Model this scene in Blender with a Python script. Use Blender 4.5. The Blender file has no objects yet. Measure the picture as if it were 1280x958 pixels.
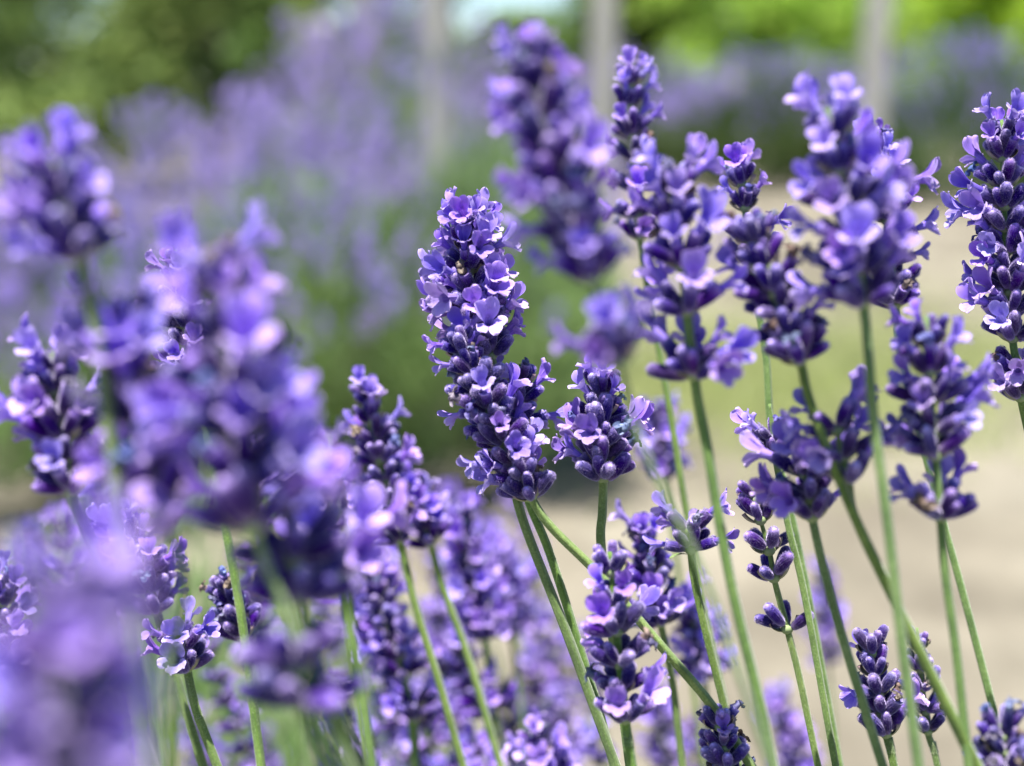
import bpy, math, random
import numpy as np
from mathutils import Vector, Matrix

C = bpy.context.scene
COL = C.collection
R = math.radians
rng = random.Random(7)

# ------------------------------------------------------------------ camera
H, PITCH, LENS, D_FOCUS = 0.72, R(12), 50.0, 0.29
FPX = 1280 * LENS / 36.0
cam_d = bpy.data.cameras.new("camera")
cam = bpy.data.objects.new("camera", cam_d)
COL.objects.link(cam)
cam.location = (0, 0, H)
cam.rotation_euler = (R(90) - PITCH, 0, 0)
cam_d.lens = LENS
cam_d.sensor_width = 36
cam_d.clip_start = 0.01
cam_d.clip_end = 500
cam_d.dof.use_dof = True
cam_d.dof.focus_distance = D_FOCUS
cam_d.dof.aperture_fstop = 7.4
cam_d.dof.aperture_blades = 0
C.camera = cam

# ------------------------------------------------------------------ sky, sun, exposure
SUN_DIR = Vector((-0.12, -0.14, 0.97)).normalized()
elev = math.asin(SUN_DIR.z)
w = bpy.data.worlds.new("World")
C.world = w
w.use_nodes = True
nt = w.node_tree
sky = nt.nodes.new("ShaderNodeTexSky")
sky.sky_type = 'NISHITA'
sky.sun_disc = False
sky.dust_density = 0.0
sky.ozone_density = 4.0
sky.air_density = 0.8
sky.sun_elevation = elev
sky.sun_rotation = math.atan2(SUN_DIR.x, SUN_DIR.y)
bg = nt.nodes["Background"]
bg.inputs[1].default_value = 0.072
nt.links.new(sky.outputs[0], bg.inputs[0])
sd = bpy.data.lights.new("sun", 'SUN')
sd.energy = 5.0
sd.angle = R(0.53)
sd.color = (1.0, 0.955, 0.88)
so = bpy.data.objects.new("sun", sd)
COL.objects.link(so)
so.location = (3, -3, 9)
so.rotation_euler = SUN_DIR.to_track_quat('Z', 'Y').to_euler()
C.view_settings.view_transform = 'Standard'
C.view_settings.look = 'None'
C.view_settings.exposure = 1.45
C.view_settings.gamma = 1
C.view_settings.use_curve_mapping = False
C.render.engine = 'CYCLES'
C.cycles.use_denoising = True
C.cycles.max_bounces = 6
C.cycles.diffuse_bounces = 3
C.cycles.transmission_bounces = 4

FWD = Vector((0, math.cos(PITCH), -math.sin(PITCH)))
UP = Vector((0, math.sin(PITCH), math.cos(PITCH)))
CAMP = Vector((0, 0, H))


def at(px, py, Z):
    """the point of the place seen at that pixel, Z metres deep"""
    return CAMP + FWD * Z + Vector((1, 0, 0)) * ((px - 640) / FPX * Z) + UP * ((479 - py) / FPX * Z)


# ------------------------------------------------------------------ materials
def mat(name):
    m = bpy.data.materials.new(name)
    m.use_nodes = True
    t = m.node_tree
    return m, t, t.nodes["Principled BSDF"]


def N(t, kind, **kw):
    n = t.nodes.new(kind)
    for k, v in kw.items():
        setattr(n, k, v)
    return n


def ramp(t, stops, fac=None):
    r = N(t, "ShaderNodeValToRGB")
    el = r.color_ramp.elements
    while len(el) < len(stops):
        el.new(0.5)
    for e, (p, c) in zip(el, stops):
        e.position = p
        e.color = (*c, 1)
    if fac is not None:
        t.links.new(fac, r.inputs[0])
    return r


def noise(t, scale, detail=3, co=None, rough=.5):
    n = N(t, "ShaderNodeTexNoise")
    n.inputs["Scale"].default_value = scale
    n.inputs["Detail"].default_value = detail
    n.inputs["Roughness"].default_value = rough
    if co is not None:
        t.links.new(co, n.inputs["Vector"])
    return n


def mixc(t, fac, a, b, blend='MIX'):
    n = N(t, "ShaderNodeMix", data_type='RGBA', blend_type=blend)
    for sock, v in ((n.inputs[0], fac), (n.inputs[6], a), (n.inputs[7], b)):
        if isinstance(v, (int, float)):
            sock.default_value = v
        elif isinstance(v, tuple):
            sock.default_value = (*v, 1)
        else:
            t.links.new(v, sock)
    return n.outputs[2]


def translucent(t, bsdf, col, fac):
    tr = N(t, "ShaderNodeBsdfTranslucent")
    mx = N(t, "ShaderNodeMixShader")
    mx.inputs[0].default_value = fac
    if isinstance(col, tuple):
        tr.inputs[0].default_value = (*col, 1)
    else:
        t.links.new(col, tr.inputs[0])
    t.links.new(bsdf.outputs[0], mx.inputs[1])
    t.links.new(tr.outputs[0], mx.inputs[2])
    t.links.new(mx.outputs[0], t.nodes["Material Output"].inputs[0])


def hsv_rand(t, col, hue=.02, val=.25, sat=.15):
    oi = N(t, "ShaderNodeObjectInfo")
    h = N(t, "ShaderNodeHueSaturation")
    for out, amp, mid in (("Hue", hue, .5), ("Value", val, 1.0), ("Saturation", sat, 1.0)):
        wn = N(t, "ShaderNodeTexWhiteNoise", noise_dimensions='2D')
        cmb = N(t, "ShaderNodeCombineXYZ")
        t.links.new(oi.outputs["Random"], cmb.inputs[0])
        cmb.inputs[1].default_value = len(out) * 1.37
        t.links.new(cmb.outputs[0], wn.inputs["Vector"])
        mr = N(t, "ShaderNodeMapRange")
        mr.inputs[3].default_value = mid - amp
        mr.inputs[4].default_value = mid + amp
        t.links.new(wn.outputs["Value"], mr.inputs[0])
        t.links.new(mr.outputs[0], h.inputs[out])
    t.links.new(col, h.inputs["Color"])
    return h.outputs[0]


def attr(t, name):
    return N(t, "ShaderNodeAttribute", attribute_name=name).outputs["Fac"]


CAL_L = 0.0054

M = {}
# calyx: dark violet velvet, greenish at the base, lilac at the mouth
m, t, b = mat("calyx_velvet")
rp = ramp(t, [(0.0, (.26, .25, .17)), (.10, (.16, .11, .24)), (.35, (.030, .014, .105)),
              (.72, (.040, .019, .145)), (.90, (.13, .09, .31)), (1.0, (.34, .26, .58))], attr(t, "along"))
co = N(t, "ShaderNodeTexCoord")
nz = noise(t, 1500, 3, co.outputs["Object"])
c1 = mixc(t, 0.7, rp.outputs[0], ramp(t, [(.3, (.40, .40, .45)), (.6, (1.2, 1.2, 1.2)), (.75, (2.4, 2.5, 2.1))], nz.outputs[0]).outputs[0], 'MULTIPLY')
c1 = hsv_rand(t, c1, .018, .35, .15)
t.links.new(c1, b.inputs["Base Color"])
b.inputs["Roughness"].default_value = .95
b.inputs["Specular IOR Level"].default_value = .06
b.inputs["Sheen Weight"].default_value = 1.0
b.inputs["Sheen Roughness"].default_value = .35
b.inputs["Sheen Tint"].default_value = (.75, .66, .98, 1)
bp = N(t, "ShaderNodeBump")
bp.inputs["Strength"].default_value = .4
bp.inputs["Distance"].default_value = .0002
t.links.new(noise(t, 4200, 2, co.outputs["Object"]).outputs[0], bp.inputs["Height"])
t.links.new(bp.outputs[0], b.inputs["Normal"])
M['calyx'] = m

m, t, b = mat("calyx_hair")
b.inputs["Base Color"].default_value = (.40, .32, .60, 1)
b.inputs["Roughness"].default_value = .6
M['hair'] = m
m, t, b = mat("stem_hair")
b.inputs["Base Color"].default_value = (.50, .58, .36, 1)
M['stemhair'] = m

# petals: violet, paler rim with some sunlit whitening put in the colour, fine veins
m, t, b = mat("petal_violet")
base = ramp(t, [(0.0, (.12, .055, .38)), (.25, (.235, .145, .63)), (.6, (.36, .25, .76)), (.85, (.50, .38, .83)), (1.0, (.67, .54, .90))], attr(t, "along"))
vein = N(t, "ShaderNodeTexWave", wave_type='BANDS')
vein.inputs["Scale"].default_value = 3.0
vein.inputs["Distortion"].default_value = 2.5
vein.inputs["Detail"].default_value = 2
cmb = N(t, "ShaderNodeCombineXYZ")
t.links.new(attr(t, "across"), cmb.inputs[0])
mm = N(t, "ShaderNodeMath", operation='MULTIPLY')
mm.inputs[1].default_value = .35
t.links.new(attr(t, "along"), mm.inputs[0])
t.links.new(mm.outputs[0], cmb.inputs[1])
t.links.new(cmb.outputs[0], vein.inputs["Vector"])
c1 = mixc(t, .6, base.outputs[0], ramp(t, [(0, (.68, .62, .85)), (1, (1.15, 1.15, 1.05))], vein.outputs["Fac"]).outputs[0], 'MULTIPLY')
co = N(t, "ShaderNodeTexCoord")
spot = noise(t, 620, 4, co.outputs["Object"], .6)
c1 = mixc(t, .75, c1, ramp(t, [(.30, (.62, .55, .62)), (.46, (1, 1, 1)), (.60, (1, 1, 1)), (.75, (1.3, 1.3, 1.2))], spot.outputs[0]).outputs[0], 'MULTIPLY')
c1 = hsv_rand(t, c1, .016, .2, .14)
t.links.new(c1, b.inputs["Base Color"])
b.inputs["Roughness"].default_value = .8
b.inputs["Specular IOR Level"].default_value = .1
b.inputs["Sheen Weight"].default_value = .3
b.inputs["Sheen Tint"].default_value = (.9, .8, 1, 1)
bp = N(t, "ShaderNodeBump")
bp.inputs["Strength"].default_value = .35
bp.inputs["Distance"].default_value = .00015
t.links.new(vein.outputs["Fac"], bp.inputs["Height"])
t.links.new(bp.outputs[0], b.inputs["Normal"])
translucent(t, b, c1, .20)
M['petal'] = m

# spent flowers: crumpled steel blue
m, t, b = mat("spent_flower_blue")
co = N(t, "ShaderNodeTexCoord")
nz = noise(t, 900, 3, co.outputs["Object"])
c1 = ramp(t, [(.3, (.025, .03, .13)), (.5, (.075, .085, .25)), (.72, (.22, .26, .42))], nz.outputs[0])
oi = N(t, "ShaderNodeObjectInfo")
br = ramp(t, [(.55, (0, 0, 0)), (.75, (1, 1, 1))], oi.outputs["Random"])
c1v = mixc(t, br.outputs[0], c1.outputs[0], ramp(t, [(.3, (.05, .03, .03)), (.7, (.24, .17, .13))], nz.outputs[0]).outputs[0])
t.links.new(hsv_rand(t, c1v, .03, .3, .2), b.inputs["Base Color"])
b.inputs["Roughness"].default_value = .6
M['spent'] = m

# stem
m, t, b = mat("stem_green")
co = N(t, "ShaderNodeTexCoord")
nz = noise(t, 2600, 2, co.outputs["Object"])
n2 = noise(t, 130, 4, co.outputs["Object"], .65)
c0 = ramp(t, [(.25, (.06, .11, .025)), (.5, (.115, .195, .04)), (.75, (.19, .27, .07))], n2.outputs[0])
c1 = mixc(t, .8, c0.outputs[0], ramp(t, [(.45, (.9, .9, .9)), (.62, (1.25, 1.2, 1.35)), (.75, (1.9, 1.8, 2.2))], nz.outputs[0]).outputs[0], 'MULTIPLY')
t.links.new(hsv_rand(t, c1, .012, .12, .12), b.inputs["Base Color"])
b.inputs["Roughness"].default_value = .65
b.inputs["Specular IOR Level"].default_value = .25
b.inputs["Sheen Weight"].default_value = .25
bp = N(t, "ShaderNodeBump")
bp.inputs["Strength"].default_value = .5
bp.inputs["Distance"].default_value = .0002
t.links.new(nz.outputs[0], bp.inputs["Height"])
t.links.new(bp.outputs[0], b.inputs["Normal"])
M['stem'] = m

# bracts
m, t, b = mat("bract_tan")
c0 = ramp(t, [(0, (.22, .30, .12)), (.6, (.26, .25, .16)), (1, (.20, .12, .14))], attr(t, "along"))
t.links.new(c0.outputs[0], b.inputs["Base Color"])
b.inputs["Roughness"].default_value = .7
M['bract'] = m


def leaf_mat(name, stops, tr=.3, scale=3.0, hue=.01, val=.15):
    m, t, b = mat(name)
    g = N(t, "ShaderNodeNewGeometry")
    co = N(t, "ShaderNodeTexCoord")
    nz = noise(t, scale, 3, co.outputs["Object"])
    add = N(t, "ShaderNodeMath", operation='MULTIPLY_ADD')
    add.inputs[1].default_value = .5
    t.links.new(g.outputs["Random Per Island"], add.inputs[0])
    sc = N(t, "ShaderNodeMath", operation='MULTIPLY')
    sc.inputs[1].default_value = .5
    t.links.new(nz.outputs[0], sc.inputs[0])
    t.links.new(sc.outputs[0], add.inputs[2])
    c = ramp(t, stops, add.outputs[0]).outputs[0]
    c = hsv_rand(t, c, hue, val, .1)
    t.links.new(c, b.inputs["Base Color"])
    b.inputs["Roughness"].default_value = .6
    b.inputs["Specular IOR Level"].default_value = .3
    translucent(t, b, c, tr)
    return m


M['lav_leaf'] = leaf_mat("lavender_foliage", [(.1, (.13, .21, .07)), (.5, (.28, .42, .15)), (.9, (.42, .55, .26))], .42)
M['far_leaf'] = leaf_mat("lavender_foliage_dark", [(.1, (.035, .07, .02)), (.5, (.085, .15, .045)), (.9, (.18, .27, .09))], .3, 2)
M['olive'] = leaf_mat("shrub_foliage_olive", [(.1, (.07, .12, .025)), (.5, (.20, .30, .065)), (.9, (.38, .45, .14))], .45, 1.6)
M['bright'] = leaf_mat("tree_foliage_lime", [(.1, (.11, .20, .025)), (.5, (.36, .56, .07)), (.9, (.56, .70, .14))], .55, .9)
M['midgreen'] = leaf_mat("tree_foliage_green", [(.1, (.06, .11, .025)), (.5, (.16, .27, .05)), (.9, (.28, .40, .10))], .45, .9)
M['purple_bg'] = leaf_mat("lavender_heads", [(.1, (.20, .13, .44)), (.5, (.39, .30, .72)), (.9, (.57, .48, .86))], .35, 6, .01, .2)
M['strawstem'] = leaf_mat("lavender_stalks_pale", [(.1, (.16, .20, .10)), (.9, (.30, .33, .19))], .2, 5)
M['grass'] = leaf_mat("grass_pale", [(.1, (.24, .30, .08)), (.5, (.36, .42, .13)), (.9, (.48, .48, .22))], .3, 4)

m, t, b = mat("bark")
co = N(t, "ShaderNodeTexCoord")
nz = noise(t, 14, 4, co.outputs["Object"])
t.links.new(ramp(t, [(.3, (.10, .075, .05)), (.7, (.23, .19, .14))], nz.outputs[0]).outputs[0], b.inputs["Base Color"])
b.inputs["Roughness"].default_value = .9
M['bark'] = m

m, t, b = mat("weathered_wood")
co = N(t, "ShaderNodeTexCoord")
mp = N(t, "ShaderNodeMapping")
mp.inputs["Scale"].default_value = (60, 60, 3)
t.links.new(co.outputs["Object"], mp.inputs["Vector"])
nz = noise(t, 1, 4, mp.outputs["Vector"])
t.links.new(ramp(t, [(.3, (.28, .27, .24)), (.7, (.46, .44, .39))], nz.outputs[0]).outputs[0], b.inputs["Base Color"])
b.inputs["Roughness"].default_value = .85
M['wood'] = m

# sandy soil
m, t, b = mat("sandy_soil")
co = N(t, "ShaderNodeTexCoord")
n1 = noise(t, 1.3, 5, co.outputs["Object"], .6)
n2 = noise(t, 7, 5, co.outputs["Object"], .6)
n3 = noise(t, 120, 3, co.outputs["Object"])
c = ramp(t, [(.36, (.115, .102, .080)), (.5, (.178, .161, .127)), (.64, (.235, .217, .175))], n1.outputs[0]).outputs[0]
c = mixc(t, .8, c, ramp(t, [(.3, (.72, .72, .70)), (.7, (1.18, 1.17, 1.15))], n2.outputs[0]).outputs[0], 'MULTIPLY')
c = mixc(t, .6, c, ramp(t, [(.3, (.75, .75, .75)), (.7, (1.2, 1.2, 1.2))], n3.outputs[0]).outputs[0], 'MULTIPLY')
t.links.new(c, b.inputs["Base Color"])
b.inputs["Roughness"].default_value = .95
b.inputs["Specular IOR Level"].default_value = .1
bp = N(t, "ShaderNodeBump")
bp.inputs["Strength"].default_value = .8
bp.inputs["Distance"].default_value = .02
t.links.new(n2.outputs[0], bp.inputs["Height"])
t.links.new(bp.outputs[0], b.inputs["Normal"])
M['soil'] = m


# ------------------------------------------------------------------ mesh helper
class MB:
    """collects vertices, faces, per-vertex 'along' and 'across', per-face material slots"""

    def __init__(s):
        s.v, s.f, s.a, s.x, s.mi, s.sm = [], [], [], [], [], []

    def add(s, verts, faces, along=None, across=None, mi=0, smooth=True):
        o = len(s.v)
        s.v += [tuple(p) for p in verts]
        s.a += list(along) if along is not None else [0.5] * len(verts)
        s.x += list(across) if across is not None else [0.5] * len(verts)
        s.f += [tuple(i + o for i in f) for f in faces]
        s.mi += [mi] * len(faces)
        s.sm += [smooth] * len(faces)

    def merge(s, other, mtx, mimap=None):
        o = len(s.v)
        s.v += [tuple(mtx @ Vector(p)) for p in other.v]
        s.a += other.a
        s.x += other.x
        s.f += [tuple(i + o for i in f) for f in other.f]
        s.mi += [mimap[i] if mimap else i for i in other.mi]
        s.sm += other.sm

    def mesh(s, name, mats):
        me = bpy.data.meshes.new(name)
        me.from_pydata(s.v, [], s.f)
        for q in mats:
            me.materials.append(q)
        me.polygons.foreach_set("material_index", s.mi)
        me.polygons.foreach_set("use_smooth", s.sm)
        for nm, d in (("along", s.a), ("across", s.x)):
            at_ = me.attributes.new(nm, 'FLOAT', 'POINT')
            at_.data.foreach_set("value", d)
        me.update()
        return me


def link(name, me, parent=None, mtx=None):
    o = bpy.data.objects.new(name, me)
    COL.objects.link(o)
    if parent is not None:
        o.parent = parent
    if mtx is not None:
        o.matrix_basis = mtx
    return o


def tag(o, label, cat, group=None, kind=None):
    if label:
        o["label"] = label
    if cat:
        o["category"] = cat
    if group:
        o["group"] = group
    if kind:
        o["kind"] = kind
    return o


def empty(name, loc=(0, 0, 0), rz=0):
    o = link(name, None)
    o.location = loc
    o.rotation_euler.z = rz
    o.empty_display_size = .02
    return o


# ------------------------------------------------------------------ floret meshes
def lathe(mb, prof, seg, rib=0.0, nrib=0, mi=0, sx=1.0, bend=0.0, amap=None):
    """prof: list of (r, z); closed at first and last if r == 0"""
    V, A, X, F = [], [], [], []
    zmax = max(p[1] for p in prof)
    zmin = min(p[1] for p in prof)
    for k, (r, z) in enumerate(prof):
        tt = (z - zmin) / (zmax - zmin)
        for i in range(seg):
            a = 2 * math.pi * i / seg
            rr = r * (1 + rib * math.cos(nrib * a) * math.sin(math.pi * min(1, max(0, tt))))
            V.append((rr * math.cos(a) * sx, rr * math.sin(a) + bend * tt * tt, z))
            A.append(tt if amap is None else amap(tt))
            X.append(i / seg)
    n = len(prof)
    for k in range(n - 1):
        for i in range(seg):
            j = (i + 1) % seg
            F.append((k * seg + i, k * seg + j, (k + 1) * seg + j, (k + 1) * seg + i))
    mb.add(V, F, A, X, mi)


def hairs(mb, prof, count, L, wid, rg, mi=1, tilt=.5):
    zs = [p[1] for p in prof]
    for _ in range(count):
        k = rg.random() * (len(prof) - 1.001)
        i = int(k)
        f = k - i
        r = prof[i][0] * (1 - f) + prof[i + 1][0] * f
        z = prof[i][1] * (1 - f) + prof[i + 1][1] * f
        a = rg.random() * 2 * math.pi
        p = Vector((r * math.cos(a), r * math.sin(a), z))
        d = Vector((math.cos(a) + rg.uniform(-.5, .5), math.sin(a) + rg.uniform(-.5, .5), tilt + rg.uniform(-.5, .6))).normalized()
        l = L * rg.uniform(.5, 1.3)
        s = d.cross(Vector((rg.random() - .5, rg.random() - .5, rg.random() - .5))).normalized() * wid
        mb.add([p + s, p - s, p + d * l], [(0, 1, 2)], [.5] * 3, None, mi)


def calyx_mb(rg, hi, closed):
    mb = MB()
    L = CAL_L * rg.uniform(.92, 1.12)
    k = rg.uniform(.92, 1.1)
    body = [(.00028, 0), (.0006, L * .06), (.00090, L * .2), (.00108, L * .42), (.00112, L * .62), (.00108, L * .8)]
    if closed:   # rounded, still closed mouth with the lilac bud peeping out
        body += [(.00098, L * .92), (.00074, L * 1.02), (.00040, L * 1.09), (.00001, L * 1.11)]
    else:
        body += [(.00103, L * .90), (.00108, L * .985), (.00096, L * 1.0), (.0006, L * .93), (.00001, L * .9)]
    body = [(r * k, z) for r, z in body]
    lathe(mb, body, 39 if hi else 12, .085 if hi else .0, 13, 0, bend=rg.uniform(-.0004, .0002))
    # small teeth round the mouth
    nt_ = 5
    for i in range(nt_):
        a = 2 * math.pi * (i + .5) / nt_ + rg.uniform(-.15, .15)
        r = (.0010 if not closed else .00092) * k
        z = L * .93
        h = L * rg.uniform(.07, .13)
        ca, sa = math.cos(a), math.sin(a)
        wv = .00042
        pts = []
        for (dr, dz, dw) in ((0.00004, 0, 1), (.0001, h * .6, .7), (.00002 if closed else .00022, h, .05)):
            for sgn in (-1, 1):
                pts.append(((r + dr) * ca - sgn * dw * wv * sa, (r + dr) * sa + sgn * dw * wv * ca, z + dz))
        mb.add(pts, [(0, 1, 3, 2), (2, 3, 5, 4)], [.93, .93, .97, .97, 1, 1], None, 0)
    if hi:
        hairs(mb, body[:9], 1500, .00034, .000018, rg, 1)
    return mb, L


def lobe(mb, az, W, L, a0, a1, cup, rg, r0=.00085, z0=.0024, nu=7, nv=8, mi=0, frill=.12, am=(0.2, 1.0), nod=0.0):
    rad = Vector((math.cos(az), math.sin(az), 0))
    tan = Vector((-math.sin(az), math.cos(az), 0))
    zz = Vector((0, 0, 1))
    prof = [(0, .42), (.15, .60), (.35, .86), (.55, 1.0), (.72, .98), (.86, .80), (.95, .50), (1.0, .14)]
    p = rad * r0 + zz * z0
    V, A, X, F = [], [], [], []
    ph = rg.random() * 6.28
    tw = rg.uniform(-.25, .25)
    for j in range(nv):
        v, wf = prof[j]
        if j:
            dv = v - prof[j - 1][0]
            vm = (v + prof[j - 1][0]) / 2
            al = a0 + (a1 - a0) * vm
            p = p + (rad * math.sin(al) + zz * math.cos(al)) * (L * dv)
        al = a0 + (a1 - a0) * v
        nrm = zz * math.sin(al) - rad * math.cos(al)
        side = (tan * math.cos(tw * v) + nrm * math.sin(tw * v))
        for i in range(nu):
            u = 2 * i / (nu - 1) - 1
            off = nrm * (cup * u * u * W * (.4 + .6 * v))
            off += nrm * (frill * W * abs(u) * v * math.sin(ph + 5.5 * u + 7 * v))
            q = p + side * (u * wf * W) + off + nrm * (nod * v * v * L)
            V.append(q)
            edge = max(abs(u) ** 3, v ** 4)
            A.append(am[0] + (am[1] - am[0]) * (v * .45 + .55 * edge))
            X.append(i / (nu - 1))
    for j in range(nv - 1):
        for i in range(nu - 1):
            F.append((j * nu + i, j * nu + i + 1, (j + 1) * nu + i + 1, (j + 1) * nu + i))
    mb.add(V, F, A, X, mi)


def corolla_mb(rg, hi):
    mb = MB()
    sc = rg.uniform(.78, 1.03)
    lathe(mb, [(.00055, -.0012), (.0006, .0004), (.00078, .0015), (.00098, .0025)], 12, 0, 0, 0, amap=lambda q: .12 + .3 * q)
    op = rg.uniform(.3, 1.25)
    for sgn in (-1, 1):    # two big upright lobes
        lobe(mb, R(90) + sgn * R(rg.uniform(27, 36)), .00152 * sc, .0044 * sc, R(4), R(46 + 22 * op), rg.uniform(-.1, .55), rg,
             frill=rg.uniform(.06, .22), am=(.12, .80))
    for az, W, L in ((-90, .00128, .0032), (-90 - 58, .00118, .0030), (-90 + 58, .00118, .0030)):   # three lower lobes
        lobe(mb, R(az + rg.uniform(-8, 8)), W * sc, L * sc, R(36), R(46 + 26 * op), rg.uniform(-.1, .4), rg, frill=rg.uniform(.15, .38), am=(.5, 1.0))  # lower lip paler by nature, plus overhead sunlight painted into its tone
    return mb


def spent_mb(rg):
    mb = MB()
    lathe(mb, [(.0005, -.001), (.0007, 0), (.00085, .0006), (.0007, .0013), (.0009, .0018), (.0005, .0023), (.00001, .0024)], 10,
          .0, 0, 0, bend=rg.uniform(-.0008, .0008))
    mb.v = [(x + rg.uniform(-1, 1) * .00022, y + rg.uniform(-1, 1) * .00022, z + rg.uniform(-1, 1) * .00015) for x, y, z in mb.v]
    for k in range(3):
        lobe(mb, rg.random() * 6.28, .0006, .0013, R(20), R(160), .9, rg, r0=.0006, z0=.0014, nu=4, nv=8, frill=.5)
    return mb


def whorl_mb(rg):
    """node of the spike: green swelling with two papery bracts and thin pedicels"""
    mb = MB()
    lathe(mb, [(.0002, -.0011), (.0009, -.0007), (.0013, -.0001), (.0012, .0005), (.0006, .0010), (.00001, .0011)], 10, amap=lambda q: .1)
    for k in range(2):
        lobe(mb, k * math.pi + rg.uniform(-.4, .4), .0016, .0036, R(75), R(20), .5, rg, r0=.0008, z0=-.0005, nu=5, nv=8, frill=.05, am=(.2, 1))
    return mb


g2 = random.Random(11)
CAL = {}
CALL = {}
for hi in (True, False):
    for kind in ('bud', 'open'):
        CAL[hi, kind] = []
        for k in range(5):
            mb, L = calyx_mb(g2, hi, kind == 'bud')
            CAL[hi, kind].append((mb, mb.mesh("calyx", [M['calyx'], M['hair']]), L))
COR = []
for k in range(16):
    mb = corolla_mb(g2, True)
    COR.append((mb, mb.mesh("flower", [M['petal']])))
SPENT = []
for k in range(4):
    mb = spent_mb(g2)
    SPENT.append((mb, mb.mesh("withered_flower", [M['spent']])))
WHORL = []
for k in range(4):
    mb = whorl_mb(g2)
    WHORL.append((mb, mb.mesh("whorl", [M['bract']])))


def frame(y, z, p):
    z = z.normalized()
    x = y.cross(z).normalized()
    y = z.cross(x)
    return Matrix(((x.x, y.x, z.x, p.x), (x.y, y.y, z.y, p.y), (x.z, y.z, z.z, p.z), (0, 0, 0, 1)))


def floret_layout(rg, n, top, open_, spent, hi, spread, phase):
    """florets of one whorl in the whorl's own frame: (kind, mesh index, matrix)"""
    out = []
    for i in range(n):
        ph = phase + 2 * math.pi * i / n + rg.uniform(-.28, .28)
        row = i % 2
        th = R(rg.uniform(34, 58) if row else rg.uniform(20, 42)) * spread
        if top:
            th *= .72
        o = Vector((math.cos(ph), math.sin(ph), 0))
        ax = Vector((0, 0, 1))
        d = (o * math.sin(th) + ax * math.cos(th)).normalized()
        up = (ax * math.sin(th) - o * math.cos(th))
        s = rg.uniform(.85, 1.12) * (.85 if top else 1)
        p = o * (.0009 * (.6 if top else 1)) + ax * rg.uniform(-.0003, .0011)
        q = rg.random()
        spent_ = spent * .7
        kind = 'open' if q < open_ else ('spent' if q < open_ + spent_ else 'bud')
        ck = 'bud' if kind == 'bud' else 'open'
        ci = rg.randrange(5)
        L = CAL[hi, ck][ci][2]
        out.append((ck, 'calyx', ci, frame(up, d, p) @ Matrix.Scale(s, 4)))
        tip = p + d * (L * s * .93)
        if kind == 'open':
            tb = R(rg.uniform(2, 24))
            d2 = (d * math.cos(tb) + (-up) * math.sin(tb)).normalized()
            roll = Matrix.Rotation(R(rg.uniform(-25, 25)), 4, 'Z')
            out.append(('open', 'flower', rg.randrange(len(COR)), frame(up, d2, tip) @ roll @ Matrix.Scale(s * rg.uniform(.85, 1.1), 4)))
        elif kind == 'spent':
            out.append(('spent', 'withered_flower', rg.randrange(len(SPENT)),
                        frame(up, d, tip) @ Matrix.Rotation(rg.random() * 6.28, 4, 'Z') @ Matrix.Scale(s * rg.uniform(.7, 1.15), 4)))
    return out


def catmull(P, per=8):
    P = [Vector(p) for p in P]
    Q = [P[0] * 2 - P[1]] + P + [P[-1] * 2 - P[-2]]
    out = []
    for i in range(1, len(Q) - 2):
        a, b_, c, d = Q[i - 1], Q[i], Q[i + 1], Q[i + 2]
        for k in range(per):
            u = k / per
            out.append(.5 * ((2 * b_) + (c - a) * u + (2 * a - 5 * b_ + 4 * c - d) * u * u + (-a + 3 * b_ - 3 * c + d) * u ** 3))
    out.append(P[-1])
    return out


def tube(mb, pts, rad, seg=8, square=.12, mi=0, hair=None):
    V, A, F = [], [], []
    up = Vector((0.31, -.9, .2))
    n = len(pts)
    fr = []
    for k, p in enumerate(pts):
        d = (pts[min(n - 1, k + 1)] - pts[max(0, k - 1)]).normalized()
        x = d.cross(up).normalized()
        y = d.cross(x).normalized()
        fr.append((x, y, d))
        r = rad(k / (n - 1))
        for i in range(seg):
            a = 2 * math.pi * i / seg
            rr = r * (1 + square * math.cos(4 * a))
            V.append(p + x * (rr * math.cos(a)) + y * (rr * math.sin(a)))
            A.append(k / (n - 1))
    for k in range(n - 1):
        for i in range(seg):
            j = (i + 1) % seg
            F.append((k * seg + i, k * seg + j, (k + 1) * seg + j, (k + 1) * seg + i))
    F.append(tuple(range(seg - 1, -1, -1)))
    F.append(tuple((n - 1) * seg + i for i in range(seg)))
    mb.add(V, F, A, None, mi)
    if hair:
        cnt, rg, k0, k1 = hair
        for _ in range(cnt):
            k = rg.uniform(k0, k1)
            i = min(int(k), n - 2)
            p = pts[i].lerp(pts[i + 1], k - i)
            x, y, d = fr[i]
            a = rg.random() * 6.28
            o = x * math.cos(a) + y * math.sin(a)
            r = rad(k / (n - 1)) * (1 + square * math.cos(4 * a))
            q = p + o * r
            dd = (o + d * rg.uniform(-.8, .5) + x * rg.uniform(-.4, .4)).normalized()
            s = dd.cross(d).normalized() * .000018
            mb.add([q + s, q - s, q + dd * rg.uniform(.00015, .00038)], [(0, 1, 2)], None, None, 1)


# ------------------------------------------------------------------ one lavender stalk
def polyline(pts, tt):
    L = [(pts[i + 1] - pts[i]).length for i in range(len(pts) - 1)]
    s = tt * sum(L)
    for i, l in enumerate(L):
        if s <= l or i == len(L) - 1:
            return pts[i].lerp(pts[i + 1], s / l), (pts[i] - pts[i + 1]).normalized()
        s -= l


SEED = [100]


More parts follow.
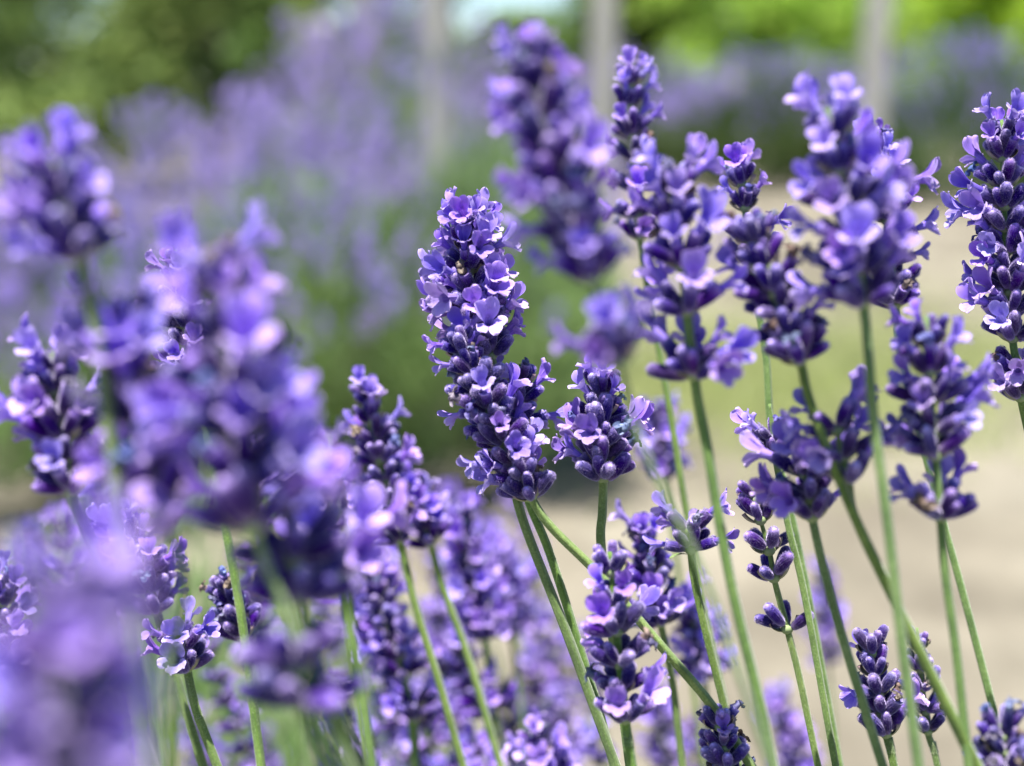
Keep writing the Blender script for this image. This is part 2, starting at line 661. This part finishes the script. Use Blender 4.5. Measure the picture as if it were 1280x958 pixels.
def stalk(label, Z, spike, stem, open_=.4, spent=.12, n=None, per=8, scale=1.0, gaps=(), extra=(), group="lavender stalks of the front plant",
          spread=1.28, merged=False, sr=1.0, Zs=None):
    """spike: pixel polyline tip -> lowest whorl; stem: pixels further down. gaps: (t0, t1) without whorls. extra: t of lone whorls"""
    SEED[0] += 1
    rg = random.Random(SEED[0])
    Zs = Zs or Z
    sp = [at(x, y, Z) for x, y in spike]
    st = [at(x, y, Z + (Zs - Z) * (i + 1) / len(stem)) for i, (x, y) in enumerate(stem)]
    last, prev = st[-1], (st[-2] if len(st) > 1 else sp[-1])
    d = (last - prev).normalized()
    if d.z > -.3:
        d = (d + Vector((0, 0, -.6))).normalized()
    below = last + d * .10
    root = Vector((.10 + .45 * last.x + rg.uniform(-.06, .06), max(.12, .25 + .55 * (last.y - .25) + rg.uniform(-.06, .06)), 0.0))
    mid = below.lerp(root, .55) + Vector((d.x, d.y, 0)) * .03
    root_o = empty("lavender_stalk", root)
    tag(root_o, label, "lavender", group)
    path = sp + st + [below, mid, root]
    near = abs(Z - D_FOCUS) < .035
    pts = catmull(path, 10 if near else 6)
    ns = len(sp) - 1
    fr_sp = ns / (len(path) - 1)
    mb = MB()

    def rad(u):
        if u < fr_sp:
            return sr * scale * (.0004 + .00045 * (u / fr_sp))
        return sr * scale * (.00074 + .0002 * u)
    hair = None
    if near:
        per_ = 10
        hair = (5200, rg, ns * per_ * .8, (len(sp) + len(st) - .5) * per_)
    tube(mb, pts, rad, 16 if near else 8, .15, 0, hair)
    mb.v = [tuple(Vector(v) - root) for v in mb.v]
    link("stem", mb.mesh("stem", [M['stem'], M['stemhair']]), root_o)
    # whorls
    length = sum((sp[i + 1] - sp[i]).length for i in range(len(sp) - 1))
    if n is None:
        n = max(3, round(length / (.0046 * scale)))
    ts = [(i + .85) / (n - .15) for i in range(n)] if n > 3 else [(i + .35) / (n - .65) for i in range(n)]
    ts = [min(1, q + rg.uniform(-.15, .15) / n) for q in ts]
    ts = [q for q in ts if not any(a < q < b_ for a, b_ in gaps)] + list(extra)
    ts.sort()
    for k, q in enumerate(ts):
        p, ax = polyline(sp, q)
        wm = frame(Vector((0, -1, .05)).cross(ax).cross(ax) * -1 if abs(ax.y) < .99 else Vector((1, 0, 0)), ax, p - root) @ Matrix.Scale(scale, 4)
        top = k == 0
        lay = floret_layout(rg, max(4, per + rg.choice((-1, 0, 0, 1)) - (1 if top else 0)), k < 2 and len(ts) > 3, open_ if not callable(open_) else open_(q), spent,
                            near, spread, k * .9 + rg.random())
        wi = rg.randrange(4)
        if merged:
            mm_ = MB()
            mm_.merge(WHORL[wi][0], Matrix.Identity(4), [0])
            for kind, nm, i, mx in lay:
                src, sl = (CAL[False, kind][i][0], 1) if nm == 'calyx' else ((COR[i][0], 2) if nm == 'flower' else (SPENT[i][0], 3))
                mm_.merge(src, mx, [sl, sl])
            link("whorl", mm_.mesh("whorl", [M['bract'], M['calyx'], M['petal'], M['spent']]), root_o, wm)
            continue
        wo = link("whorl", WHORL[wi][1], root_o, wm)
        for kind, nm, i, mx in lay:
            me = CAL[near, kind][i][1] if nm == 'calyx' else (COR[i][1] if nm == 'flower' else SPENT[i][1])
            link(nm, me, wo, mx)
    return root_o


# ------------------------------------------------------------------ ground
def ground():
    mb = MB()
    n = 48
    rads = [0, .5, 1, 1.6, 2.4, 3.4, 5, 7, 10, 15, 25, 45, 90, 200]
    V, F = [(0, 3, 0)], []
    for r in rads[1:]:
        for i in range(n):
            a = 2 * math.pi * i / n
            V.append((r * math.cos(a), 3 + r * math.sin(a), (rng.uniform(-.012, .012) if r < 20 else 0)))
    for i in range(n):
        F.append((0, 1 + i, 1 + (i + 1) % n))
    for k in range(len(rads) - 2):
        for i in range(n):
            j = (i + 1) % n
            F.append((1 + k * n + i, 1 + (k + 1) * n + i, 1 + (k + 1) * n + j, 1 + k * n + j))
    mb.add(V, F)
    o = link("ground", mb.mesh("ground", [M['soil']]))
    o["kind"] = "structure"


ground()


# grass patch, thin and pale, on the soil in the middle distance
def blades(mb, rg, x, y, z, h, wd, lean):
    a = rg.random() * 6.28
    s = Vector((math.cos(a), math.sin(a), 0)) * wd
    d = Vector((rg.uniform(-1, 1), rg.uniform(-1, 1), 0)) * lean * h
    p = Vector((x, y, z))
    mb.add([p - s, p + s, p + s * .6 + d * .4 + Vector((0, 0, h * .6)), p - s * .6 + d * .4 + Vector((0, 0, h * .6)), p + d + Vector((0, 0, h))],
           [(0, 1, 2, 3), (3, 2, 4)])


mb = MB()
gg = random.Random(5)
for _ in range(18000):
    py = gg.gauss(468, 55)
    px = gg.gauss(1000, 210)
    dz = H * FPX / max(60, py - 102)
    y = dz
    x = (px - 640) / FPX * dz
    if y > 6.5 or y < 2.2:
        continue
    blades(mb, gg, x, y, -.01, gg.uniform(.02, .06), .0022, .6)
o = link("grass", mb.mesh("grass", [M['grass']]))
o["kind"] = "stuff"
tag(o, "thin patch of short pale green grass on the sandy soil", "grass")


# ------------------------------------------------------------------ far lavender bushes
def leafquad(mb, p, d, side, L, W, mi=0):
    q = p + d * (L * .5)
    e = p + d * L
    mb.add([p, q + side * W, e, q - side * W], [(0, 1, 2, 3)], None, None, mi, False)


def rv(rg):
    while True:
        v = Vector((rg.uniform(-1, 1), rg.uniform(-1, 1), rg.uniform(-1, 1)))
        if .05 < v.length < 1:
            return v.normalized()


def foliage_mb(rg, rx, ry, rz, n, L, W):
    """grey green linear leaves filling a mound that sits on the ground"""
    mb = MB()
    for _ in range(n):
        v = rv(rg)
        v.z = abs(v.z)
        k = rg.uniform(.55, 1.0) ** .6 * (1 + .12 * math.sin(5 * v.x + 3 * v.y) + rg.uniform(-.08, .08))
        u_ = .52 + .48 * min(1, max(0, (v.z * k - .05) / .42))
        p = Vector((v.x * rx * k * u_, v.y * ry * k * u_, .05 + v.z * rz * k))
        d = (Vector((v.x, v.y, v.z + .7)) + rv(rg) * .7).normalized()
        s = d.cross(rv(rg)).normalized()
        leafquad(mb, p, d, s, L * rg.uniform(.6, 1.3), W * rg.uniform(.7, 1.3))
    return mb


def head_mb(rg, L=.05, r=.0085, stem=.22, n=90):
    """a flower head of small petals in whorls on its stalk, base of the stalk at the origin"""
    mb = MB()
    bend = Vector((rg.uniform(-.03, .03), rg.uniform(-.03, .03), 0))
    pts = [bend * (k / 4) ** 2 + Vector((0, 0, stem * k / 4)) for k in range(5)]
    tube(mb, pts + [pts[-1] + Vector((bend.x * .2, bend.y * .2, L))], lambda u: .0012, 4, 0, 1)
    top = pts[-1]
    for i in range(n):
        tt = rg.choice([0, .18, .36, .52, .66, .78, .9, 1.0]) * L
        a = rg.random() * 6.28
        o = Vector((math.cos(a), math.sin(a), 0))
        rr = r * (1 - .45 * tt / L) * rg.uniform(.3, 1.1)
        p = top + o * rr + Vector((0, 0, tt + rg.uniform(-.002, .003)))
        d = (o + Vector((0, 0, .8)) + rv(rg) * .5).normalized()
        s = d.cross(rv(rg)).normalized()
        leafquad(mb, p, d, s, rg.uniform(.005, .009), rg.uniform(.0016, .003), 0)
    return mb


g3 = random.Random(21)
HEADS = [head_mb(g3) for _ in range(5)]
HEADM = [h.mesh("flower_spike", [M['purple_bg'], M['strawstem']]) for h in HEADS]


def head_matrix(rg, rx, ry, rz, lean=.55):
    v = rv(rg)
    v.z = abs(v.z)
    if v.z < .35:
        v.z += .35
    v.normalize()
    k = rg.uniform(.75, .98)
    p = Vector((v.x * rx * k, v.y * ry * k, v.z * rz * k))
    d = (Vector((v.x * lean, v.y * lean, v.z * .4 + .75)) + rv(rg) * .16).normalized()
    return frame(rv(rg), d, p) @ Matrix.Scale(rg.uniform(.8, 1.25), 4)


def lavender_bush(label, x, y, rx, ry, rz, nleaf, nhead, seed, group=None, leaf=(.045, .0035), hs=1.0, lm='lav_leaf'):
    rg = random.Random(seed)
    o = empty("lavender_bush", (x, y, 0))
    tag(o, label, "lavender bush", group)
    link("foliage", foliage_mb(rg, rx, ry, rz, nleaf, *leaf).mesh("foliage", [M[lm]]), o)
    rest = MB()
    # the spikes facing the camera are the individual ones
    ms = [head_matrix(rg, rx, ry, rz) for _ in range(nhead)]
    ms.sort(key=lambda q: q.translation.y)
    for i, mx in enumerate(ms):
        mx = mx @ Matrix.Scale(hs, 4)
        k = rg.randrange(len(HEADS))
        if i < 100:
            link("flower_spike", HEADM[k], o, mx)
        else:
            rest.merge(HEADS[k], mx)
    if rest.v:
        r_ = link("flower_spikes", rest.mesh("flower_spikes", [M['purple_bg'], M['strawstem']]), o)
        r_["kind"] = "stuff"
    return o


lavender_bush("blurred lavender bush at the far left, its purple heads behind the tall front stalks", -1.02, 2.5, .55, .48, .33, 13000, 560, 31)
lavender_bush("blurred lavender bush left of the main stalk, hazy purple heads over green", -.50, 2.65, .46, .48, .44, 15000, 470, 32)
lavender_bush("green lavender bush with few heads right behind the main stalk", -.09, 2.62, .34, .44, .51, 16000, 70, 33)
lavender_bush("tall lavender bush at the foot of the pale wooden stakes", -.34, 3.75, .36, .5, .70, 9000, 460, 34)

ROW = "lavender bushes of the far right row"
for i, (x, y, s, lb) in enumerate([
        (3.75, 7.9, 1.0, "lavender bush of the far row, cut by the right edge of the photo"),
        (2.72, 8.5, 1.05, "far green lavender bush, nearest the bare soil at right, dark shade at its foot"),
        (1.75, 9.6, .95, "far lavender bush right of the grey wooden post, pale purple on top"),
        (.95, 10.8, .95, "far lavender bush left of the right hand grey post, a dull purple band"),
        (.2, 11.8, .95, "farthest lavender bush, just right of the tall blurred front spike")]):
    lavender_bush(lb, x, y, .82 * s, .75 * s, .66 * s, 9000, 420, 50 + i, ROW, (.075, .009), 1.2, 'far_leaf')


# ------------------------------------------------------------------ stakes and posts
def post(name, label, px, Z, wd, h, group, lean=0):
    p = at(px, 200, Z)
    o = empty(name, (p.x, p.y, 0), rng.uniform(-.3, .3))
    tag(o, label, "post", group)
    mb = MB()
    a = wd / 2
    pr = []
    n = 7
    for k in range(n):
        z = -.05 + (h + .05) * k / (n - 1)
        c = a * .12
        jig = rng.uniform(-.004, .004)
        for (sx, sy) in ((a - c, -a), (a, -a + c), (a, a - c), (a - c, a), (-a + c, a), (-a, a - c), (-a, -a + c), (-a + c, -a)):
            pr.append((sx + jig + lean * z, sy, z))
    F = []
    for k in range(n - 1):
        for i in range(8):
            j = (i + 1) % 8
            F.append((k * 8 + i, k * 8 + j, (k + 1) * 8 + j, (k + 1) * 8 + i))
    tp = [(x * .6 + lean * h * .4, y * .6, h + a * .35) for (x, y, z) in pr[-8:]]
    m0 = len(pr)
    pr += tp
    F += [((n - 1) * 8 + i, (n - 1) * 8 + (i + 1) % 8, m0 + (i + 1) % 8, m0 + i) for i in range(8)]
    F.append(tuple(m0 + i for i in range(8)))
    mb.add(pr, F, smooth=False)
    link("shaft", mb.mesh("shaft", [M['wood']]), o)
    # wire staple ring near the top
    rb = MB()
    tube(rb, [Vector((lean * h * .85 + (a + .006) * math.cos(q) * 1.25, (a + .006) * math.sin(q) * 1.25, h * .85)) for q in [R(20 * k) for k in range(19)]],
         lambda u: .002, 6, 0)
    link("wire_loop", rb.mesh("wire_loop", [M['wood']]), o)


ST = "pale wooden stakes in the lavender"
post("wooden_stake", "pale weathered stake, leftmost of the three behind the purple bush", 404, 3.9, .085, .86, ST)
post("wooden_stake", "pale weathered stake, middle one of the three behind the purple bush", 462, 4.0, .085, 1.25, ST)
post("wooden_stake", "pale weathered stake, rightmost of the three, bare against the purple heads", 560, 3.15, .06, .98, ST, -.02)
ST2 = "grey wooden posts at the far rows"
post("wooden_post", "grey wooden post just left of the slim spike at the top", 752, 7.0, .12, 1.9, ST2)
post("wooden_post", "grey wooden post at right in front of the far lavender row", 1088, 7.6, .13, 1.9, ST2)


# ------------------------------------------------------------------ trees and shrubs
def tree(name, label, cat, x, y, crown, mat_key, seed, trunk_h, trunk_r, group=None, nleaf=9000, leaf=.09):
    """crown: list of (dx, dy, z, rx, ry, rz) clumps"""
    rg = random.Random(seed)
    o = empty(name, (x, y, 0), 0)
    tag(o, label, cat, group)
    tb = MB()
    pts = [Vector((0, 0, -.05)), Vector((rg.uniform(-.05, .05), 0, trunk_h * .5)), Vector((rg.uniform(-.1, .1), 0, trunk_h))]
    tube(tb, catmull(pts, 5), lambda u: trunk_r * (1.15 - .5 * u), 9, 0)
    for (dx, dy, z, rx, ry, rz) in crown:
        s = pts[1].lerp(pts[2], rg.uniform(.2, 1))
        e = Vector((dx, dy, z))
        mid = s.lerp(e, .5) + Vector((0, 0, .1 * rz))
        tube(tb, catmull([s, mid, e], 4), lambda u: trunk_r * (.5 - .35 * u), 6, 0)
    link("trunk", tb.mesh("trunk", [M['bark']]), o)
    cb = MB()
    vol = [c[3] * c[4] * c[5] for c in crown]
    for c, vv in zip(crown, vol):
        m_ = int(nleaf * vv / sum(vol))
        subs = []
        for _ in range(26):
            v = rv(rg)
            k = rg.uniform(.35, 1.0)
            subs.append(Vector((c[0] + v.x * c[3] * k, c[1] + v.y * c[4] * k, c[2] + v.z * c[5] * k)))
        for _ in range(m_):
            s = rg.choice(subs)
            v = rv(rg) * (rg.random() ** .5)
            p = s + Vector((v.x * c[3], v.y * c[4], v.z * c[5])) * .34
            if p.z < .05:
                continue
            d = (rv(rg) + Vector((0, 0, -.2))).normalized()
            sd_ = d.cross(rv(rg)).normalized()
            leafquad(cb, p, d, sd_, leaf * rg.uniform(.6, 1.4), leaf * .3 * rg.uniform(.7, 1.3))
    link("crown", cb.mesh("crown", [M[mat_key]]), o)
    return o


def blob_crown(rg, n, rx, ry, z0, z1, r):
    out = []
    for _ in range(n):
        a = rg.random() * 6.28
        k = rg.random() ** .5
        z = rg.uniform(z0, z1)
        q = 1 - .45 * ((z - z0) / (z1 - z0 + 1e-6)) ** 2
        out.append((rx * k * math.cos(a) * q, ry * k * math.sin(a) * q, z, r * rg.uniform(.7, 1.2), r * rg.uniform(.7, 1.2), r * rg.uniform(.6, 1.0)))
    return out


g4 = random.Random(77)
tree("garden_shrub", "big dark olive green shrub filling the upper left corner", "shrub", -3.6, 9.2, blob_crown(g4, 16, 1.1, .9, .35, 2.6, .62), 'olive', 1, 1.2, .07, nleaf=14000, leaf=.08)
tree("garden_shrub", "olive green shrub right of the corner shrub, above the purple haze", "shrub", -2.15, 10.2, blob_crown(g4, 13, .75, .8, .3, 2.4, .52), 'olive', 2, 1.1, .06, nleaf=11000, leaf=.08)
tree("leafy_tree", "mid green leafy tree behind the pale stakes at the top", "tree", -2.1, 15.5, blob_crown(g4, 16, 1.2, 1.1, .8, 3.8, .8), 'midgreen', 3, 2.2, .10, nleaf=11000, leaf=.12)
tree("leafy_tree", "bright lime green tree at the top between the grey posts", "tree", 2.6, 15.5, blob_crown(g4, 18, 1.35, 1.1, .7, 4.0, .85), 'bright', 4, 2.2, .10, nleaf=13000, leaf=.12)
tree("leafy_tree", "darker green tree just right of the slim top spike, beside the lime tree", "tree", 1.55, 18.5, blob_crown(g4, 12, .8, 1.0, .8, 3.8, .7), 'midgreen', 5, 2.2, .10, nleaf=9000, leaf=.13)
tree("leafy_tree", "pale green tree in the upper right corner beyond the lavender row", "tree", 5.4, 16.5, blob_crown(g4, 18, 1.5, 1.2, .7, 3.6, .85), 'bright', 6, 2.0, .10, nleaf=11000, leaf=.12)
FAR = "trees of the far tree line"
k = 0
for x in (-13.5, -10.2, -7.0, 5.0, 8.5, 12.0):
    tree("leafy_tree", "far green tree in the line closing the view", "tree", x, 28 + (k % 3) * 1.5, blob_crown(g4, 16, 2.0, 1.5, 1.0, 5.5, 1.3),
         'midgreen', 20 + k, 3, .16, FAR, 9000, .2)
    k += 1
for x in (-4.2, -1.9, .35, 2.7):
    tree("leafy_tree", {-4.2: "far low green tree behind the olive shrub at upper left", -1.9: "far low green tree below the gap of blue sky behind the stakes", .35: "far low green tree hidden by the leaning blurred spike", 2.7: "far low green tree behind the lime green tree"}[x], "tree", x, 27, blob_crown(g4, 14, 1.2, 1.2, .6, (1.5 if -2 < x < 1 else 3.6), .8), 'midgreen', 30 + k, 2, .14, None, 8000, .2)
    k += 1

# ------------------------------------------------------------------ the front plant
rgp = random.Random(3)
sh = empty("lavender_shrub", (.10, .36, 0))
tag(sh, "grey green leafy base of the front lavender, below its stalks", "lavender bush")
link("foliage", foliage_mb(rgp, .34, .28, .27, 9000, .04, .0022).mesh("foliage", [M['lav_leaf']]), sh)

sh = empty("lavender_shrub", (-.26, .78, 0))
tag(sh, "soft green leafy growth at the lower left, under the faint stalks", "lavender bush")
link("foliage", foliage_mb(rgp, .32, .22, .37, 7000, .05, .002).mesh("foliage", [M['lav_leaf']]), sh)

# --- sharp stalks
stalk("large sharp lavender spike of open flowers in the middle, topmost of the main cluster", .290,
      [(588, 276), (586, 345), (614, 445)], [(634, 560), (652, 645), (704, 780), (770, 958)], .56, .14, per=12, scale=1.04, n=8)
stalk("sharp lavender spike of fuzzy buds hanging under the main open spike, stem slanting down right", .284,
      [(572, 425), (612, 520), (664, 622)], [(690, 660), (752, 722), (830, 812), (892, 885), (950, 975)], .2, .18, per=12, scale=1.0, n=9)
stalk("small lavender spike tucked behind the right side of the main bud spike", .296,
      [(650, 455), (652, 500), (640, 560)], [(662, 630), (690, 700), (740, 860), (768, 958)], .45, .1, n=4, per=6)
stalk("small sharp spike of dark buds on a straight upright stem, right of the main cluster", .290,
      [(752, 480), (752, 530), (754, 600)], [(753, 640), (752, 690), (772, 840), (790, 975)], .2, .12, n=6, per=10, scale=1.08)
stalk("sparse lavender stalk with four separate rings of closed buds on a pale stem", .290,
      [(944, 622), (952, 655), (962, 690), (968, 725), (985, 790)], [(1000, 850), (1024, 965)], 0, .04, n=3, per=5, scale=1.05, spread=1.35,
      gaps=((0, 1),), extra=(.02, .17, .40, .60, .98), sr=.75)
stalk("short spike with one open flower, its stem running beside the ring budded stalk", .286,
      [(962, 505), (966, 540), (970, 576)], [(986, 660), (1006, 745), (1046, 965)], .25, .2, n=3, per=6, gaps=((.1, .5),), scale=.82, spread=1.05)
stalk("sharp lavender spike cut by the right edge, topped by open flowers", .292,
      [(1252, 150), (1256, 280), (1266, 425)], [(1276, 470), (1300, 600), (1340, 960)], .45, .15, per=9, extra=())
stalk("few open flowers low on the right edge under the sharp right spike", .290,
      [(1272, 460), (1276, 498)], [(1300, 620), (1350, 960)], .6, .1, n=2, per=6)
stalk("sharp spike with dark lower buds near the bottom right, crossed by dark stems", .290,
      [(1088, 795), (1094, 850), (1108, 918)], [(1114, 940), (1122, 980)], .08, .22, n=5, per=7, extra=(), spread=1.15)
stalk("slim spike of dark buds half hidden behind the crossing stems at bottom right", .305,
      [(1146, 785), (1152, 850), (1160, 915)], [(1168, 940), (1178, 985)], .05, .2, n=5, per=6, scale=.85)
stalk("sharp blue tinged budding spike at the bottom edge, right of centre", .284,
      [(896, 888), (904, 930), (915, 985)], [(922, 1020), (935, 1080)], .08, .35, n=4, per=8)
stalk("single ring of open flowers on a thin stem, right of the small dark spike", .300,
      [(862, 655), (864, 690)], [(872, 745), (906, 885), (930, 985)], .7, .1, n=2, per=7)
ring = [o for o in COL.objects if o.name.startswith("lavender_stalk")][-1]
mb = MB()
lobe(mb, R(200), .0007, .0042, R(70), R(125), .3, random.Random(2), r0=.0006, z0=0, nu=5, nv=8, frill=.05, am=(0, .2))
p_ = at(862, 693, .300) - ring.location
link("leaf", mb.mesh("leaf", [M['stem']]), ring, Matrix.Translation(p_))
stalk("slim spike standing tallest at the top centre right, against bright green", .345,
      [(788, 78), (786, 140), (792, 190), (800, 300)], [(836, 505), (858, 640), (880, 760), (906, 880), (925, 985)], .32, .2, per=8, n=7,
      gaps=((.58, .72),), extra=())
stalk("spike with two pale flowers on top, behind the blurred dark budded one", .312,
      [(924, 205), (930, 250), (938, 330)], [(957, 440), (964, 535), (984, 620), (1010, 745), (1052, 970)], .4, .25, n=4, per=8)
stalk("bushy bud spike behind the tall right hand spike, its right side in focus", .312,
      [(1090, 172), (1106, 260), (1120, 385)], [(1126, 440), (1166, 605), (1206, 750), (1246, 905), (1262, 985)], .25, .3, n=8, per=9)

# --- stalks a little nearer than the focus
stalk("tall blurred spike leaning left at top centre, with a separate low ring", .200,
      [(658, 62), (688, 190), (738, 345), (774, 455)], [(804, 560), (880, 720), (926, 850), (972, 985)], .26, .12, n=13, per=9, scale=.94, sr=.6, spread=1.1,
      gaps=((.76, .97),), extra=(.73, 1.0))
stalk("soft focus spike of big open flowers right of the leaning blurred spike", .245,
      [(836, 205), (850, 310), (868, 470)], [(884, 560), (912, 720), (950, 880), (972, 985)], .5, .12, n=6, per=8, scale=1.08, gaps=((.55, .9),), extra=(.70, .985))
stalk("soft focus spike of grey violet buds below the two pale flowers", .245,
      [(938, 285), (965, 360), (1000, 452)], [(1012, 500), (1058, 622), (1116, 745), (1226, 965)], .08, .22, n=6, per=9)
stalk("soft focus spike with open crown above a dark base ring, on a dark upright stem", .232,
      [(1034, 135), (1056, 250), (1080, 385)], [(1092, 520), (1108, 640), (1126, 790), (1152, 985)], .5, .1, n=6, per=9, scale=1.08)
stalk("soft focus spike over a lone dark ring, low at right in front of the soil", .245,
      [(1158, 395), (1164, 500), (1176, 650)], [(1182, 720), (1196, 820), (1214, 985)], .38, .15, n=7, per=8, gaps=((.78, .95),), extra=(.985,))
stalk("low blurred ring of violet flowers on the slanting stem, left of the lone dark ring", .248,
      [(1044, 530), (1060, 600)], [(1070, 650), (1118, 752), (1220, 960)], .45, .1, n=3, per=7, spread=1.3)
stalk("small soft ring of violet flowers with a dark thin stem below it", .262,
      [(1006, 585), (1016, 650)], [(1032, 720), (1054, 800), (1112, 985)], .4, .15, n=3, per=7)
stalk("dark blue blurred flower head in the bottom right corner", .250,
      [(1250, 905), (1262, 985)], [(1270, 1040), (1290, 1120)], .1, .35, n=4, per=8)
stalk("soft spike in front of its twin at bottom centre, dark ring of buds lowest", .268,
      [(762, 690), (770, 780), (782, 900)], [(786, 930), (796, 990)], .3, .15, n=6, per=8)

# --- stalks a little beyond the focus
stalk("spike behind the soft bottom centre one, rising just above it", .335,
      [(800, 650), (812, 700), (826, 780)], [(840, 850), (856, 980)], .4, .15, n=6, per=8)
stalk("faint blurred spike low behind the thin stems, right of bottom centre", .40,
      [(858, 745), (872, 800), (880, 850)], [(884, 900), (890, 980)], .5, .1, n=6, per=8)
stalk("blurred spike over the pale soil behind the small dark spike's upright stem", .44,
      [(818, 505), (826, 560), (832, 600)], [(846, 700), (880, 960)], .5, .1, n=5, per=8)
stalk("slightly blurred budded spike left of the main stems, on a long pale stem", .345,
      [(456, 485), (474, 570), (500, 676)], [(520, 760), (548, 850), (584, 975)], .22, .2, n=8, per=9)
stalk("blurred open spike close against the right of the long stemmed budded spike", .365,
      [(500, 600), (524, 640), (538, 680)], [(552, 730), (588, 830), (634, 985)], .55, .1, n=5, per=8)
stalk("blurred spike hanging left below the long stemmed budded spike", .385,
      [(462, 705), (480, 770), (505, 845)], [(512, 890), (522, 980)], .3, .2, n=7, per=9)
stalk("blurred spike of pale flowers in the lower middle, left of the main stems", .42,
      [(578, 640), (590, 720), (606, 800)], [(616, 870), (630, 980)], .5, .12, n=9, per=8)
stalk("faint spike just left of the two long main stems", .48,
      [(622, 690), (632, 750), (640, 800)], [(650, 870), (664, 980)], .5, .1, n=7, per=8)
stalk("blurred spike below the pale lower middle flowers", .42,
      [(566, 805), (586, 850), (610, 895)], [(622, 930), (640, 990)], .4, .12, n=5, per=8)
stalk("tiny blurred ring of flowers at the bottom, left of centre", .385,
      [(518, 878), (519, 900)], [(520, 940), (522, 985)], .4, .1, n=2, per=6)
stalk("blurred spike at the bottom edge, left of the two long main stems", .365,
      [(664, 918), (680, 950), (694, 1000)], [(700, 1040), (712, 1100)], .3, .2, n=5, per=8)
stalk("faint far spike over the soil between the thin right stems", .62,
      [(1028, 705), (1030, 760), (1034, 830)], [(1038, 880), (1044, 980)], .4, .1, n=8, per=8)
stalk("faint pale spike at the bottom edge, left of the two thin right stems", .55,
      [(968, 865), (985, 910), (1000, 975)], [(1006, 1020), (1014, 1100)], .5, .1, n=8, per=8)

# --- big blurred stalks close to the lens on the left
stalk("blurred violet spike in the upper left, open flowers over dark buds", .190,
      [(66, 200), (80, 260), (100, 326)], [(122, 420), (150, 640), (190, 985)], .5, .15, n=4, per=8, scale=.95)
stalk("very large blurred spike at left, its pale flowers reaching highest", .185,
      [(264, 325), (286, 450), (318, 660)], [(366, 780), (404, 880), (446, 985)], .46, .12, n=6, per=8, scale=1.26, sr=.5, spread=1.15)
stalk("large blurred spike left of the highest one, rounded pale flowers", .196,
      [(150, 385), (166, 480), (204, 640)], [(232, 730), (208, 860), (216, 985)], .46, .12, n=5, per=7, scale=1.3, sr=.5, spread=1.12)
stalk("half sharp spike at the left edge of the big blurred spikes", .245,
      [(66, 440), (74, 510), (88, 615)], [(120, 700), (160, 850), (200, 985)], .5, .1, n=6, per=8, scale=1.05)
stalk("largest and most blurred lavender spike in the lower left corner", .118,
      [(84, 735), (80, 840), (76, 1010)], [(90, 1080), (110, 1250)], .48, .1, n=6, per=8, scale=1.0, sr=.7)
stalk("blurred dark ring of flowers under the highest big blurred spike", .195,
      [(366, 690), (376, 752)], [(390, 800), (418, 880), (462, 985)], 0, .1, n=2, per=9, sr=.7, scale=1.2, spread=1.5)
stalk("blurred indigo ring of flowers low at left, on a thick green stem", .185,
      [(366, 815), (378, 880)], [(394, 920), (430, 1000)], 0, .15, n=2, per=9, sr=.8, scale=1.2, spread=1.5)
stalk("blurred pale flower pair right of the big spikes' base", .225,
      [(424, 690), (428, 720)], [(440, 800), (470, 985)], .8, .1, n=2, per=6, scale=1.25, sr=.7)

# --- sharper stalks seen between the blurred ones at lower left
stalk("sharp open spike showing behind the corner blur at lower left", .312,
      [(160, 655), (180, 710), (196, 765)], [(206, 800), (236, 900), (262, 985)], .5, .1, n=5, per=9)
stalk("small sharp ring of open flowers on a dark thin stem at lower left", .300,
      [(226, 800), (234, 838)], [(246, 890), (276, 970)], .55, .1, n=2, per=8)
stalk("sharp dark budded spike below the big blurred spikes", .312,
      [(276, 725), (290, 760), (304, 800)], [(312, 850), (330, 985)], .04, .3, n=4, per=8)
stalk("sharp spike glimpsed between the two big blurred spikes", .305,
      [(222, 312), (228, 385), (246, 480)], [(262, 560), (300, 760), (330, 985)], .35, .08, n=7, per=7)
stalk("sharp open spike cut by the left edge", .318,
      [(2, 715), (8, 790), (16, 850)], [(30, 900), (56, 985)], .6, .1, n=6, per=8)
stalk("open spike behind the corner blur, lower left", .33,
      [(44, 850), (60, 900), (80, 960)], [(92, 1000), (110, 1080)], .5, .1, n=5, per=8)

# --- many fainter stalks of the same plant, further back at lower left
FILL = "faint lavender stalks behind the front ones at lower left"
rf = random.Random(9)
spots = []
while len(spots) < 40:
    x = rf.uniform(-40, 700)
    y = rf.uniform(640, 950) if x > 420 else rf.uniform(540, 950)
    Zf = rf.uniform(.40, 1.1)
    if 640 < x and y < 860:
        continue
    spots.append((x, y, Zf))
for x, y, Zf in [(438, 690, .5), (470, 640, .62), (548, 700, .52), (560, 610, .7), (602, 660, .58), (640, 620, .75), (660, 700, .6), (690, 760, .62),
                 (480, 800, .46), (545, 760, .5), (500, 860, .48), (560, 880, .45), (624, 850, .5), (660, 820, .55), (700, 870, .5), (720, 790, .6),
                 (820, 860, .52), (735, 900, .48), (590, 930, .42), (450, 900, .45), (420, 830, .5), (640, 930, .45), (860, 900, .6)] + spots:
    L_ = rf.uniform(.03, .045) * FPX / Zf
    dx = rf.uniform(.05, .4) * L_
    stalk("faint pale violet spike out of focus behind the lower left stalks", Zf,
          [(x, y), (x + dx * .5, y + L_ * .5), (x + dx, y + L_)], [(x + dx * 1.8, y + L_ * 1.8), (x + dx * 2.8, y + L_ * 3)],
          rf.uniform(.3, .6), .1, n=rf.choice((5, 6, 7)), per=7, group=FILL, merged=True)
